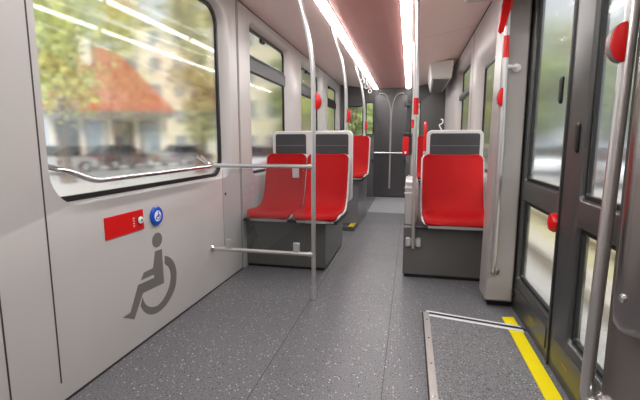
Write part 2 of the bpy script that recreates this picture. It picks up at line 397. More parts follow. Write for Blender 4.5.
tag(G().hexa([(.660, 2.775, 0), (.738, 2.758, 0), (.738, 2.90, 0), (.660, 2.885, 0), (.660, 2.775, .0025), (.738, 2.758, .0025), (.738, 2.90, .0025), (.660, 2.885, .0025)]).build('safety_line', 'yellow', loc=(.7, 2.83, 0), smooth=0), 'short yellow safety mark between the ramp edge and the grey pillar', 'floor marking')

tag(G().box(-.70, -.05, 7.0, 9.05, 0, .003).build('daylit_floor_patch', 'plate', loc=(-.4, 8, 0), smooth=0), 'added pale sheet painting daylight on the aisle floor before the cab door', 'painted daylight', kind='structure')  # thin added sheet; the daylight on the floor is in its colour
# ------------------------------------------------------------------ seats
PROF = [(3.500, .506), (3.512, .530), (3.555, .540), (3.66, .533), (3.77, .530), (3.86, .545), (3.93, .585), (3.985, .655), (4.025, .745), (4.06, .85), (4.095, .96), (4.118, 1.04), (4.128, 1.085)]
PS = spline([(0, a, b) for a, b in PROF], 5)
SPLIT = 5 * 5 + 1
def bucket(cx, wp, wb, i0, i1, off, grow, dy, dz):
    """rows of points over the seat profile, from station i0 to i1"""
    rows = []; L = [0]
    for a, b in zip(PS, PS[1:]): L.append(L[-1] + (b - a).length)
    T = L[-1]
    for i in range(i0, i1 + 1):
        p = PS[i]; s = L[i]
        t = (PS[min(i + 1, len(PS) - 1)] - PS[max(i - 1, 0)]).normalized(); nrm = Vector((0, -t.z, t.y))
        k = min(1, max(0, (s - .30) / .25)); hw = (wp * (1 - k) + wb * k) / 2 + grow
        r = .055
        for d in (T - s, s):
            if d < r: hw -= r * (1 - math.sqrt(max(0, 1 - ((r - d) / r) ** 2)))
        row = []
        for j in range(15):
            u = -1 + 2 * j / 14
            e = .022 * abs(u) ** 3
            row.append((cx + u * hw, p.y + dy + nrm.y * (off + e), p.z + dz + nrm.z * (off + e)))
        rows.append(row)
    return rows
def seat_unit(t, cx, wp, wb, dy=0, dz=0):
    n = len(PS) - 1
    rows = bucket(cx, wp, wb, 0, n, -.012, .014, dy, dz)
    rows.insert(0, [(x, y + .006, z - .024) for x, y, z in rows[0]])
    G().grid(rows).build('seat_shell', 'shell', t, solid=(.016, 0), smooth=60)
    G().grid(bucket(cx, wp, wb, 0, SPLIT, .008, 0, dy, dz)).build('seat_cushion', 'red', t, solid=(.022, 0), bevel=.005, smooth=60)
    G().grid(bucket(cx, wp, wb, SPLIT, n, .008, 0, dy, dz)).build('backrest_cushion', 'red', t, solid=(.022, 0), bevel=.005, smooth=60)
def headrest(t, x0, x1, panels, dy=0, dz=0):
    G().pillow(rrect(x0 + .006, x1 - .006, .60, 1.318, .05), rrect(x0, x1, .594, 1.325, .055), 'Y', 4.20, 4.160, 4.150).build('back_shell', 'shell', t)
    for a, b in panels:
        h = G().pillow(rrect(a + .006, b - .006, .95, 1.287, .02), rrect(a, b, .944, 1.293, .024), 'Y', 4.155, 4.146, 4.141).build('headrest', 'headrest', t)
        G().box(a + .012, b - .012, 4.1385, 4.142, 1.172, 1.177).build('headrest_line', 'base2', h, smooth=0)  # thin paler line across the charcoal panel

# paired seats, first row
t = thing('double_seat', (-1.12, 4.0, 0), 'pair of red bucket seats with tall charcoal headrests behind the glass screen', 'seat', 'passenger seats')
G().box(-1.535, -.745, 3.625, 4.62, .025, .462).build('seat_base', 'base', t, bevel=.006)
G().box(-1.53, -.755, 3.645, 4.6, 0, .025).build('base_plinth', 'black', t, smooth=0)
G().box(-1.535, -.62, 3.545, 4.20, .462, .488).build('seat_frame', 'darkplast', t, bevel=.008)
seat_unit(t, -1.258, .435, .428); seat_unit(t, -.818, .425, .428)
headrest(t, -1.43, -.572, [(-1.395, -1.06), (-.965, -.615)])
# single seat, first row
t = thing('single_seat', (.36, 4.0, 0), 'single wide red bucket seat with charcoal headrest beside the grey pillar', 'seat', 'passenger seats')
G().box(-.032, .698, 3.61, 4.62, .03, .462).build('seat_base', 'base', t, bevel=.006)
G().box(-.02, .69, 3.63, 4.6, 0, .03).build('base_plinth', 'black', t, smooth=0)
G().box(.06, .698, 3.545, 4.20, .462, .486).build('seat_frame', 'darkplast', t, bevel=.008)
seat_unit(t, .405, .55, .555)
headrest(t, .158, .688, [(.192, .654)])
sp = G().box(-.03, .085, 3.72, 4.30, .462, .86).build('side_cabinet', 'alu', t, bevel=.01)
for z in (.80, .75): G().box(-.036, .075, 3.708, 3.72, z - .009, z + .009).build('cabinet_rib', 'shell', sp, bevel=.003)
G().tube(rounded([(.145, 4.17, 1.10), (.145, 4.17, 1.36), (.145, 4.24, 1.40)], .04), .016, 12).build('grab_handle', 'redplast', t)
G().tube([(.145, 4.17, .95), (.145, 4.17, 1.12)], .017, 12).build('handle_socket', 'alu', t)
G().tube(spline([(.30, 4.175, 1.32), (.285, 4.175, 1.35), (.275, 4.17, 1.375), (.30, 4.165, 1.39), (.305, 4.165, 1.42), (.285, 4.165, 1.43)], 5), .006, 8).build('reflection_wire', 'white', t)  # added white wire shaped like a small curved reflection
# second row, raised
t = thing('double_seat', (-1.12, 6.1, 0), 'low backed red seat pair further down the aisle beyond the headrests', 'seat', 'passenger seats')
G().box(-1.535, -.70, 5.70, 6.9, .0, .675).build('seat_base', 'base2', t, bevel=.008)  # paler grey than the first row; light on the base is in the colour
G().box(-1.535, -.63, 5.62, 6.30, .675, .705).build('seat_frame', 'darkplast', t, bevel=.008)
seat_unit(t, -1.258, .435, .43, 2.08, .215); seat_unit(t, -.818, .44, .44, 2.08, .215)
t = thing('single_seat', (.36, 6.1, 0), 'red seat showing as a sliver behind the single seat headrest', 'seat', 'passenger seats')
G().box(-.02, .698, 5.70, 6.9, .0, .675).build('seat_base', 'base2', t, bevel=.008)
G().box(.05, .698, 5.62, 6.30, .675, .705).build('seat_frame', 'darkplast', t, bevel=.008)
seat_unit(t, .36, .55, .53, 2.08, .215)
p = tag(G().box(-1.535, -.715, 5.42, 5.69, 0, .06).build('seat_step', 'base', loc=(-1.1, 5.5, 0), bevel=.006), 'low dark step in front of the raised seat pair', 'step')
for k in range(3):
    x = -.80 + k * .026
    G().hexa([(x, 5.43, .0605), (x + .014, 5.43, .0605), (x + .03, 5.68, .0605), (x + .016, 5.68, .0605), (x, 5.43, .062), (x + .014, 5.43, .062), (x + .03, 5.68, .062), (x + .016, 5.68, .062)]).build('edge_marking', 'yellow', p, smooth=0)

# ------------------------------------------------------------------ grab poles
def stop_button(t, x, y, z, side, h=.062, w=.05):
    """half-round request button clamped to a pole"""
    def half(hh, ww):
        n = 16; return [(x + side * ww * math.sin(PI * k / n) + side * .004, z + hh * math.cos(PI * k / n)) for k in range(n + 1)]
    o = G().prism(half(h, w), 'Y', y - .013, y + .013).build('stop_button', 'rim', t, bevel=.003)
    G().pillow(half(h * .80, w * .80), half(h * .98, w * .97), 'Y', y - .0135, y - .018, y - .021).build('button_face', 'redplast', o)
    G().pillow(half(h * .80, w * .80), half(h * .98, w * .97), 'Y', y + .0135, y + .018, y + .021).build('button_face', 'redplast', o)
def flange(t, x, y, z, ax, s, r=.034):
    G().lathe([(r, 0), (r, s * .006), (r * .75, s * .014), (.02, s * .018)], (x, y, z), ax).build('wall_flange', 'chrome', t)

R = .0172
t = thing('grab_pole', (-.695, 2.93, 0), 'floor to ceiling grab pole at the free end of the glass screen', 'pole', 'grab poles')
G().tube(spline([(-.695, 2.93, .0), (-.695, 2.93, .5), (-.695, 2.93, 1.0), (-.695, 2.93, 1.62), (-.712, 2.93, 1.85), (-.752, 2.93, 2.05), (-.80, 2.93, 2.22), (-.85, 2.93, 2.385)], 8), R).build('pole_tube', 'pole', t)
G().tube([(-.695, 2.93, 0), (-.695, 2.93, .10)], R + .0045).build('foot_collar', 'alu', t)
stop_button(t, -.682, 2.95, 1.50, 1, .06, .042)
for (x, y, z0, lab_, zb, xb) in ((-.655, 4.235, 1.30, 'grab pole rising from the aisle corner of the paired headrests', 1.48, -.655),
                             (-.69, 6.30, 1.30, 'grab pole rising from the raised low backed seats', 1.46, -.69)):
    t = thing('grab_pole', (x, y, z0), lab_, 'pole', 'grab poles')
    G().tube(spline([(x, y, z0), (x, y, 1.6), (x - .010, y, 1.80), (x - .055, y, 2.05), (x - .12, y, 2.25), (x - .165, y, 2.375)], 8), R).build('pole_tube', 'pole', t)
    G().tube([(x, y, z0), (x, y, z0 + .04)], R + .006).build('foot_collar', 'alu', t)
    stop_button(t, xb + .012, y, zb, 1, .068, .035)
for (y, l) in ((6.75, 'hanging grab strap under the light strip, first beyond the low backed seats'), (7.35, 'hanging grab strap under the light strip, second beyond the low backed seats'), (8.0, 'hanging grab strap under the light strip, closest to the cab')):
    t = thing('hanging_strap', (-.78, y, 2.37), l, 'strap', 'hanging straps')
    G().box(-.79, -.77, y - .012, y + .012, 2.22, 2.372).build('strap_band', 'strip', t, bevel=.004)
    G().tube([(-.78 + .03 * math.sin(q), y, 2.185 + .035 * math.cos(q)) for q in [2 * PI * k / 20 for k in range(21)]], .008, 8).build('strap_ring', 'shell', t)
# pole fixed to the single seat's base
t = thing('grab_pole', (.045, 3.575, .28), 'grab pole bracketed to the base of the single red seat', 'pole', 'grab poles')
G().tube(spline([(.053, 3.575, .28), (.050, 3.575, .6), (.046, 3.575, 1.1), (.042, 3.575, 1.6), (.034, 3.575, 2.0), (.026, 3.575, 2.375)], 6), R).build('pole_tube', 'pole', t)
G().tube([(.0415, 3.575, 1.435), (.0405, 3.575, 1.575)], R + .004).build('stop_button', 'redplast', t)
for dx in (-.045, .045):
    G().pillow(rrect(.053 + dx - .018, .053 + dx + .018, .295, .365, .012), rrect(.053 + dx - .022, .053 + dx + .022, .29, .37, .014), 'Y', 3.61, 3.585, 3.578).build('base_bracket', 'alu', t)
G().box(.03, .076, 3.585, 3.612, .30, .36).build('base_bracket', 'alu', t, bevel=.004)
# pole behind it with the ticket box
t = thing('grab_pole', (.03, 5.0, 0), 'grab pole further back carrying the red ticket box', 'pole', 'grab poles')
G().tube(spline([(.03, 5.0, 0), (.03, 5.0, 1.0), (.028, 5.0, 1.8), (.01, 5.0, 2.378)], 6), R).build('pole_tube', 'pole', t)
G().tube([(.03, 5.0, 1.375), (.03, 5.0, 1.475)], R + .006).build('stop_button', 'redplast', t)
t = thing('ticket_validator', (-.03, 5.0, 1.06), 'red ticket validator box with black top on the far aisle pole', 'ticket machine')
G().box(-.085, -.012, 4.93, 5.06, 1.055, 1.275).build('validator_body', 'redplast', t, bevel=.01)
G().box(-.012, .014, 4.94, 5.05, 1.06, 1.27).build('mount_plate', 'darkplast', t, bevel=.004)
G().box(-.082, .010, 4.935, 5.055, 1.275, 1.318).build('ticket_slot_head', 'black', t, bevel=.008)
G().box(-.062, -.040, 4.926, 4.9305, 1.075, 1.10).build('white_mark', 'white', t, smooth=0)
# pole on the grey pillar
t = thing('grab_pole', (.63, 3.09, .27), 'grab pole mounted along the grey door pillar', 'pole', 'grab poles')
G().tube(rounded([(.645, 3.145, .275), (.625, 3.085, .275), (.625, 3.085, .40), (.628, 3.085, 1.2), (.622, 3.085, 1.74), (.618, 3.085, 2.20)], .035), R).build('pole_tube', 'pole', t)
G().lathe([(.030, 0), (.030, -.010), (.022, -.018), (.010, -.02)], (.650, 3.142, .275), 'Y').build('wall_flange', 'chrome', t)
G().tube([(.6215, 3.085, 1.76), (.6195, 3.085, 1.90)], R + .0015).build('red_reflection', 'redplast', t)  # red tube around the pole paints a red reflection on it
G().tube(rounded([(.622, 3.085, 1.705), (.67, 3.085, 1.70), (.70, 3.138, 1.70)], .02), .012, 12).build('upper_bracket', 'shell', t)
G().lathe([(.028, 0), (.028, -.012), (.016, -.02), (.002, -.02)], (.705, 3.142, 1.70), 'Y').build('wall_flange', 'shell', t)
stop_button(t, .618, 3.085, 1.505, -1, .062, .036)
t = thing('emergency_lever', (.61, 3.06, 1.94), 'red slanted emergency lever at the top of the grey door pillar', 'emergency handle')
G().prism([(.578, 2.125), (.630, 2.125), (.624, 2.04), (.590, 1.915), (.572, 1.905), (.556, 1.92)], 'Y', 3.035, 3.058).build('lever_grip', 'redplast', t, bevel=.005)
G().box(.585, .64, 3.058, 3.142, 2.06, 2.12).build('lever_mount', 'redplast', t, bevel=.008)
for o in [bpy.data.objects['emergency_lever'], [q for q in bpy.data.objects if q.name.startswith('grab_pole') and q['label'].endswith('grey door pillar')][0]]:
    o.location += Vector((-.018, -.092, 0))
# nearest pole
t = thing('grab_pole', (.62, 1.47, .30), 'thick nearest grab pole in front of the near door leaf', 'pole', 'grab poles')
G().tube(rounded([(.668, 1.425, .315), (.625, 1.47, .315), (.625, 1.47, .45), (.640, 1.47, 1.2), (.660, 1.47, 2.2)], .03), .0205, 20).build('pole_tube', 'pole', t)
G().lathe([(.034, 0), (.034, -.010), (.026, -.02), (.012, -.024)], (.659, 1.43, .335), 'X').build('wall_flange', 'chrome', t)
stop_button(t, .634, 1.47, 1.505, -1, .060, .042)
# wide rail post
t = thing('rail_post', (.665, 1.27, .55), 'wide brushed metal tube with rounded lower end fixed to the taupe panel', 'post')
G().lathe([(.03, .0), (.058, .006), (.068, .022), (.071, .05), (.071, 1.60)], (.668, 1.28, .655), 'Z', 40).build('post_tube', 'post', t)
G().lathe([(.013, .008), (.013, -.006), (.008, -.010), (.001, -.010)], (.604, 1.255, .765), 'X', 16).build('post_screw', 'chrome', t)

# ------------------------------------------------------------------ screen by the seats, window rail
t = thing('glass_screen', (-1.1, 2.93, .36), 'clear glass screen held between two rails before the paired seats', 'screen')
G().tube([(-1.535, 2.93, 1.026), (-.708, 2.93, 1.026)], .0155).build('upper_rail', 'pole', t)
G().tube([(-1.535, 2.93, .355), (-.708, 2.93, .355)], .0155).build('lower_rail', 'pole', t)
G().tube([(-.735, 2.93, 1.026), (-.695, 2.93, 1.026)], .0185).build('rail_socket', 'alu', t)
G().tube([(-.735, 2.93, .355), (-.695, 2.93, .355)], .0185).build('rail_socket', 'alu', t)
G().prism(rrect(-1.43, -.76, .375, 1.006, .03), 'Y', 2.926, 2.934).build('screen_pane', 'screen', t)
for x, z, s in ((-1.39, .355, 1), (-.83, .355, 1), (-.83, 1.026, -1)):
    G().box(x - .025, x + .025, 2.918, 2.942, min(z, z + s * .085), max(z, z + s * .085)).build('pane_clip', 'alu', t, bevel=.004)
for z in (1.026, .355): flange(t, XL + .001, 2.93, z, 'X', 1, .03)
t = thing('hand_rail', (XL, 2.2, .98), 'long polished hand rail below the big window', 'handrail')
G().tube(rounded([(XL - .05, 1.50, 1.10), (XL + .045, 1.53, 1.075), (XL + .07, 1.66, 1.02), (XL + .07, 2.82, 1.025), (XL + .03, 2.93, 1.03), (XL + .002, 2.945, 1.03)], .05), .0145).build('rail_tube', 'chrome', t)
G().tube([(XL - .06, 2.86, 1.10), (XL + .045, 2.875, 1.025)], .010, 12).build('rail_reflection', 'chrome', t)  # two short tubes model the Y-shaped window reflection at the rail end
G().tube([(XL - .06, 2.93, 1.10), (XL + .03, 2.93, 1.03)], .010, 12).build('rail_reflection', 'chrome', t)

# ------------------------------------------------------------------ signs on the wall
DX = XL + .0012
t = thing('wheelchair_sign', (XL, 2.2, .13), 'grey wheelchair symbol on the pale wall under the big window', 'sign')
body = [(2.188, .528), (2.158, .429), (2.068, .429), (2.036, .39), (2.162, .386), (2.165, .365), (2.009, .372), (1.929, .235), (1.862, .234), (1.957, .181), (2.049, .307), (2.263, .296), (2.259, .526)]
wheel = [(2.285, .473), (2.344, .444), (2.393, .387), (2.41, .31), (2.384, .221), (2.304, .155), (2.217, .13), (2.126, .138), (2.056, .181), (2.019, .236), (2.042, .285), (2.057, .244), (2.083, .213), (2.13, .186), (2.195, .176), (2.266, .204), (2.322, .261), (2.34, .325), (2.322, .382), (2.28, .42)]
G().prism(body, 'X', XL + .0002, DX).build('symbol_figure', 'decal', t, smooth=0)
sw = [(v.y, v.z) for v in spline([(0, a, b) for a, b in wheel[:10]], 4)] + [(v.y, v.z) for v in spline([(0, a, b) for a, b in wheel[10:]], 4)]
G().prism(sw, 'X', XL + .0002, DX).build('symbol_wheel', 'decal', t, smooth=0)
G().prism(circ(2.216, .594, .052, 28, .047), 'X', XL + .0002, DX).build('symbol_head', 'decal', t, smooth=0)
t = thing('ramp_key_plate', (XL, 1.93, .69), 'red rectangular plate with round key lock beside the blue button', 'plate')
G().prism([(1.777, .694), (2.094, .694), (2.089, .813), (1.776, .813)], 'X', XL, XL + .005).build('plate_panel', 'redsticker', t, bevel=.0015)
lk = G().lathe([(.021, 0), (.021, .008), (.017, .012), (.012, .013)], (XL + .005, 2.056, .752), 'X').build('key_lock', 'white', t)
G().ring(circ(2.056, .752, .025), circ(2.056, .752, .0212), 'X', XL + .0045, XL + .008).build('lock_ring', 'black', lk)
G().lathe([(.0075, 0), (.0075, .002), (.002, .0025)], (XL + .0175, 2.056, .752), 'X', 16).build('lock_core', 'green', lk)
for z in (.772, .757, .742, .727): G().box(XL + .0045, XL + .0058, 1.995, 2.008, z - .003, z + .003).build('plate_marking', 'shell', t, smooth=0)
t = thing('call_button', (XL, 2.215, .75), 'round blue wheelchair call button next to the red plate', 'button')
G().lathe([(.060, 0), (.060, .010), (.054, .016), (.036, .017), (.034, .0135)], (XL, 2.215, .749), 'X', 32).build('button_ring', 'blue', t)
bf = G().lathe([(.0345, .008), (.0345, .0155), (.030, .017), (.001, .0172)], (XL, 2.215, .749), 'X', 32).build('button_face', 'white', t)
def mini(p): return [(2.215 + (a - 2.16) * .10, .749 + (b - .37) * .10) for a, b in p]
G().prism(mini(body), 'X', XL + .0168, XL + .0178).build('wheelchair_icon', 'blue', bf, smooth=0)
G().prism(mini(wheel), 'X', XL + .0168, XL + .0178).build('wheelchair_icon', 'blue', bf, smooth=0)
G().prism(circ(2.2206, .7714, .006, 14), 'X', XL + .0168, XL + .0178).build('wheelchair_icon', 'blue', bf, smooth=0)
tag(G().lathe([(.014, 0), (.014, .004), (.006, .005), (.001, .003)], (XL, 3.206, .765), 'X', 16).build('wall_plug', 'seam', loc=(XL, 3.206, .765)), 'small dark screw plug in the wall below the rail end', 'plug')

# ------------------------------------------------------------------ ceiling box, cab partition
t = thing('ceiling_box', (.45, 7.6, 2.2), 'grey box hanging in the corner of the ceiling near the cab', 'ceiling unit')
G().hexa([(.30, 6.78, 2.20), (.60, 6.78, 2.20), (.60, 8.6, 2.20), (.36, 8.6, 2.20), (.26, 6.70, 2.43), (.63, 6.70, 2.47), (.63, 8.6, 2.47), (.30, 8.6, 2.43)]).build('box_housing', 'lampbody', t, bevel=.012)
G().hexa([(.34, 6.86, 2.193), (.57, 6.86, 2.193), (.57, 8.5, 2.193), (.38, 8.5, 2.193), (.34, 6.86, 2.2), (.57, 6.86, 2.2), (.57, 8.5, 2.2), (.38, 8.5, 2.2)]).build('vent_grille', 'base2', t)

def cabhole(a, b, c, d): return hole((a - .012, b + .012, c - .012, d + .012, .05), (a, b, c, d, .04))
cw = [(-.97, -.80, 1.38, 2.08), (.0, .20, 1.2, 2.06), (-1.46, -1.03, 1.35, 2.0)]
wf = G().panel('Y', YF, [(XL - .1, -.02), (.86, -.02), (.86, 2.56), (XL - .1, 2.56)], [cabhole(*w) for w in cw], .06).build('wall_front', 'cab', loc=(-.4, YF, 0), smooth=40)
tag(wf, 'dark partition wall of the driver cab at the far end', 'wall', kind='structure')
for i, (w, l) in enumerate(zip(cw, ('narrow cab partition window next to the cab door', 'cab partition window behind the red ticket box', 'wider cab partition window beyond the low backed seat pair'))):
    do_window(i + 7, 'Y', YF + .03, w, .04, l, gask=.016)
t = G().prism(rrect(-.775, -.085, .03, 2.22, .03), 'Y', YF - .03, YF - .001).build('door_3', 'cabglass', loc=(-.5, YF - .02, 0), bevel=.004)
tag(t, 'smoked dark door to the driver cab at the end of the aisle', 'door', kind='structure')
for s in (-1, 1):
    G().tube(spline([(-.42 + s * .008, YF - .036, .2), (-.42 + s * .008, YF - .036, 1.3), (-.42 + s * .010, YF - .036, 1.75), (-.42 + s * .035, YF - .036, 2.02), (-.42 + s * .10, YF - .036, 2.20), (-.42 + s * .19, YF - .036, 2.255), (-.42 + s * .27, YF - .036, 2.25)], 6), .010, 8).build('edge_strip', 'strip', t)
G().tube([(-.765, YF - .08, .985), (-.12, YF - .08, .985)], .016).build('door_bar', 'pole', t)
for x in (-.755, -.13): G().tube([(x, YF - .08, .985), (x, YF - .028, .985)], .012, 10).build('bar_bracket', 'pole', t)
for x in (-.80, -.10): G().box(x - .02, x + .02, YF - .05, YF - .029, .78, .84).build('door_hinge', 'black', t, bevel=.005)
G().box(-.14, -.03, YF - .07, YF - .029, 1.98, 2.08).build('door_closer', 'darkplast', t, bevel=.008)
G().tube(spline([(-1.40, YF - .05, 1.55), (-1.30, YF - .05, 1.80), (-1.15, YF - .05, 1.93), (-1.02, YF - .05, 1.99)], 6), .012, 8).build('corner_rail', 'strip', wf)

# ------------------------------------------------------------------ the street outside
ZS = -.38
def pol(px, dist):
    """azimuth measured on the spot (photo column at the horizon) and distance -> ground position"""
    a = math.atan((px - 320) / 409.0) - math.atan(90 / 409.0)
    return Vector((math.sin(a) * dist, math.cos(a) * dist, ZS)), a
E_ = dict(
    asphalt=mat('asphalt', (188, 184, 182), rough=.85, var=.10, vscale=.7),
    pave=mat('pale_paving', (196, 188, 178), rough=.85, var=.08, vscale=2),
    kerb=mat('concrete', (208, 198, 188), rough=.8, var=.08, vscale=2),
    rail=mat('steel_rail', (150, 128, 112), rough=.5, metal=.4, var=.15),
    grass=mat('short_grass', (196, 186, 148), rough=.95, var=.35, vscale=3),
    plaster=mat('beige_plaster', (222, 212, 188), rough=.8, var=.05, vscale=.6),
    cream=mat('cream_plaster', (230, 224, 210), rough=.8, var=.05, vscale=.6),
    greyp=mat('grey_plaster', (196, 196, 196), rough=.8, var=.06, vscale=.6),
    wood=mat('brown_timber', (112, 88, 72), rough=.7, var=.15, vscale=2),
    pane=mat('house_window', (132, 142, 148), rough=.12, spec=.6),
    frame=mat('white_frame', (232, 230, 226), rough=.5),
    shop=mat('shop_front', (128, 104, 94), rough=.25, var=.35, vscale=.8),
    awn=mat('awning', (116, 104, 94), rough=.8, var=.1),
    bark=mat('tree_bark', (98, 82, 66), rough=.9, var=.2, vscale=6),
    tyre=mat('tyre', (24, 24, 25), rough=.8),
    lampwhite=mat('headlamp', (230, 232, 235), rough=.15),
    lampred=mat('tail_lamp', (170, 20, 20), rough=.2),
)
M.update(E_)
def leafmat(name, a, b):
    m = mat(name, a, rough=.7, spec=.2)
    N = m.node_tree.nodes; L = m.node_tree.links; p = N['Principled BSDF']
    tc = N.new('ShaderNodeTexCoord'); nz = N.new('ShaderNodeTexNoise'); nz.inputs['Scale'].default_value = .9; nz.inputs['Detail'].default_value = 2
    L.new(tc.outputs['Object'], nz.inputs['Vector'])
    r = N.new('ShaderNodeValToRGB'); r.color_ramp.elements[0].position = .35; r.color_ramp.elements[1].position = .65
    r.color_ramp.elements[0].color = rgb(*a); r.color_ramp.elements[1].color = rgb(*b)
    L.new(nz.outputs['Fac'], r.inputs['Fac']); L.new(r.outputs[0], p.inputs['Base Color'])
    p.inputs['Transmission Weight'].default_value = 0
    return m
M['leaf_y'] = leafmat('yellow_green_leaf', (214, 214, 128), (184, 196, 116))
M['leaf_g'] = leafmat('mid_green_leaf', (178, 186, 124), (142, 158, 104))
M['leaf_o'] = leafmat('olive_leaf', (190, 182, 122), (160, 160, 106))
M['leaf_r'] = leafmat('autumn_leaf', (230, 190, 140), (208, 198, 132))
M['roof'] = mat('red_roof_tile', (180, 94, 66), rough=.75, var=.12, vscale=2)
nt = M['roof'].node_tree; wv = nt.nodes.new('ShaderNodeTexWave'); wv.bands_direction = 'Z'; wv.inputs['Scale'].default_value = 1.6
tc = nt.nodes.new('ShaderNodeTexCoord'); nt.links.new(tc.outputs['Object'], wv.inputs['Vector'])
bp = nt.nodes.new('ShaderNodeBump'); bp.inputs['Distance'].default_value = .06; bp.inputs['Strength'].default_value = .8
nt.links.new(wv.outputs['Fac'], bp.inputs['Height']); nt.links.new(bp.outputs[0], nt.nodes['Principled BSDF'].inputs['Normal'])

tag(G().box(-90, 90, -60, 120, ZS - .4, ZS).build('ground_street', 'asphalt'), 'grey street surface all around the tram', 'street', kind='structure')
tag(G().box(-90, -21.5, -20, 90, ZS, ZS + .14).build('pavement', 'pave', loc=(-50, 30, ZS)), 'pale pavement in front of the red roofed house', 'pavement', kind='structure')
tag(G().box(1.75, 2.05, -10, 60, ZS, ZS + .16).build('kerb_stone', 'kerb', loc=(1.9, 20, ZS)), 'pale concrete kerb running beside the tram track', 'kerb', kind='structure')
tag(G().box(2.05, 4.3, -10, 60, ZS, ZS + .10).build('grass_verge', 'grass', loc=(3, 20, ZS)), 'dry grass verge beyond the kerb outside the door', 'grass', kind='stuff')
tag(G().box(4.3, 4.6, -10, 60, ZS, ZS + .34).build('low_barrier', 'kerb', loc=(4.4, 20, ZS)), 'low concrete barrier between verge and road outside the door', 'barrier', kind='structure')
for x, l in ((2.55, 'nearer steel rail in the verge outside the door'), (3.75, 'farther steel rail in the verge outside the door')):
    tag(G().box(x, x + .07, -10, 60, ZS + .10, ZS + .19).build('track_rail', 'rail', loc=(x, 20, ZS + .1)), l, 'rail')

def tree(px, dist, h, spread, leaf_m, label, n=5200, base=.32, leafsz=.10, seed=1):
    rnd = random.Random(seed); p, a = pol(px, dist)
    t = thing('street_tree', p, label, 'tree', 'street trees')
    pts = [(p.x + rnd.uniform(-.08, .08) * i, p.y + rnd.uniform(-.08, .08) * i, p.z + h * .62 * i / 5) for i in range(6)]
    G().tube(spline(pts, 3), [h * .03 * (1 - .6 * i / 15) for i in range(16)], 9).build('trunk', 'bark', t)
    for k in range(5):
        an = k * 2 * PI / 5 + rnd.uniform(-.4, .4); z0 = h * rnd.uniform(.34, .5)
        q = Vector(pts[3]); q.z = p.z + z0
        e = q + Vector((math.cos(an) * spread * .6, math.sin(an) * spread * .6, h * .22))
        G().tube([q, (q + e) / 2 + Vector((0, 0, -.1)), e], [h * .012, h * .009, h * .004], 7).build('branch', 'bark', t)
    g = G(); cl = []
    for k in range(26):
        an = rnd.uniform(0, 2 * PI); u = rnd.uniform(-1, 1); rr = math.sqrt(max(0, 1 - u * u)) * rnd.uniform(.45, 1)
        cl.append((p.x + math.cos(an) * rr * spread, p.y + math.sin(an) * rr * spread, p.z + h * (base + 1) / 2 + u * h * (1 - base) / 2 * .86))
    for k in range(n):
        c = cl[k % len(cl)]; sg = spread * .24
        v = Vector((rnd.gauss(c[0], sg), rnd.gauss(c[1], sg), rnd.gauss(c[2], sg * .85)))
        d1_ = Vector((rnd.gauss(0, 1), rnd.gauss(0, 1), rnd.gauss(0, 1))).normalized(); d2_ = d1_.orthogonal().normalized()
        s_ = leafsz * rnd.uniform(.7, 1.5)
        g.face([g.bm.verts.new(v + q * s_) for q in (d1_ * 1.2, d2_ * .6, -d1_ * 1.2, -d2_ * .6)])
    g.build('foliage', leaf_m, t, smooth=0, recalc=False)
    return t

def building(name, px, dist, turn, w, dep, h, m, label, floors, cols, x_first=0.1, roof=None, shop=False):
    """block facing the tram; built square then turned about its own foot"""
    p, a = pol(px, dist)
    t = bpy.data.objects.new(name, None); COL.objects.link(t); tag(t, label, 'building', 'buildings along the street')
    G().box(-w / 2, w / 2, 0, dep, 0, h).build('wall', m, t, bevel=.03)
    if roof:
        e = .6; r0 = h - .1; r1 = h + roof
        G().rings([[(-w / 2 - e, -e, r0), (w / 2 + e, -e, r0), (w / 2 + e, dep + e, r0), (-w / 2 - e, dep + e, r0)],
                   [(-w / 2 - e, -e, r0 + .15), (w / 2 + e, -e, r0 + .15), (w / 2 + e, dep + e, r0 + .15), (-w / 2 - e, dep + e, r0 + .15)],
                   [(-w / 2 + dep * .42, dep * .48, r1), (w / 2 - dep * .42, dep * .48, r1), (w / 2 - dep * .42, dep * .52, r1), (-w / 2 + dep * .42, dep * .52, r1)]]).build('roof', 'roof', t, smooth=0)
        G().box(-w * .2, -w * .2 + .8, dep * .3, dep * .3 + .8, h, r1 + .7).build('chimney', m, t)
    else:
        G().box(-w / 2 - .3, w / 2 + .3, -.3, dep + .3, h, h + .35).build('roof', 'greyp', t)
    fh = h / floors
    for f in range(1 if shop else 0, floors):
        for c in range(cols):
            cx = -w / 2 + w * (c + .5) / cols; z0 = f * fh + fh * .3; ww = min(.65, w / cols * .28)
            fr = G().box(cx - ww - .08, cx + ww + .08, -.08, 0, z0 - .08, z0 + fh * .5 + .08).build('window', 'frame', t)
            G().box(cx - ww, cx + ww, -.10, -.08, z0, z0 + fh * .5).build('pane', 'pane', fr, smooth=0)
    if shop:
        for c in range(4):
            x0 = -w / 2 + .4 + c * (w - .8) / 4
            fr = G().box(x0, x0 + (w - .8) / 4 - .3, -.08, 0, .2, fh * .80).build('shop_window', 'shop', t)
            G().box(x0 + .15, x0 + (w - .8) / 4 - .45, -.10, -.08, .7, fh * .74).build('pane', 'pane' if c % 2 else 'darkglass', fr, smooth=0)
        G().hexa([(-w / 2 - .2, -1.5, fh * .86), (w / 2 + .2, -1.5, fh * .86), (w / 2 + .2, 0, fh * .95), (-w / 2 - .2, 0, fh * .95), (-w / 2 - .2, -1.5, fh * .92), (w / 2 + .2, -1.5, fh * .92), (w / 2 + .2, 0, fh * 1.02), (-w / 2 - .2, 0, fh * 1.02)]).build('awning', 'awn', t)
    t.location = p; t.rotation_euler = (0, 0, -a + turn)
    return t

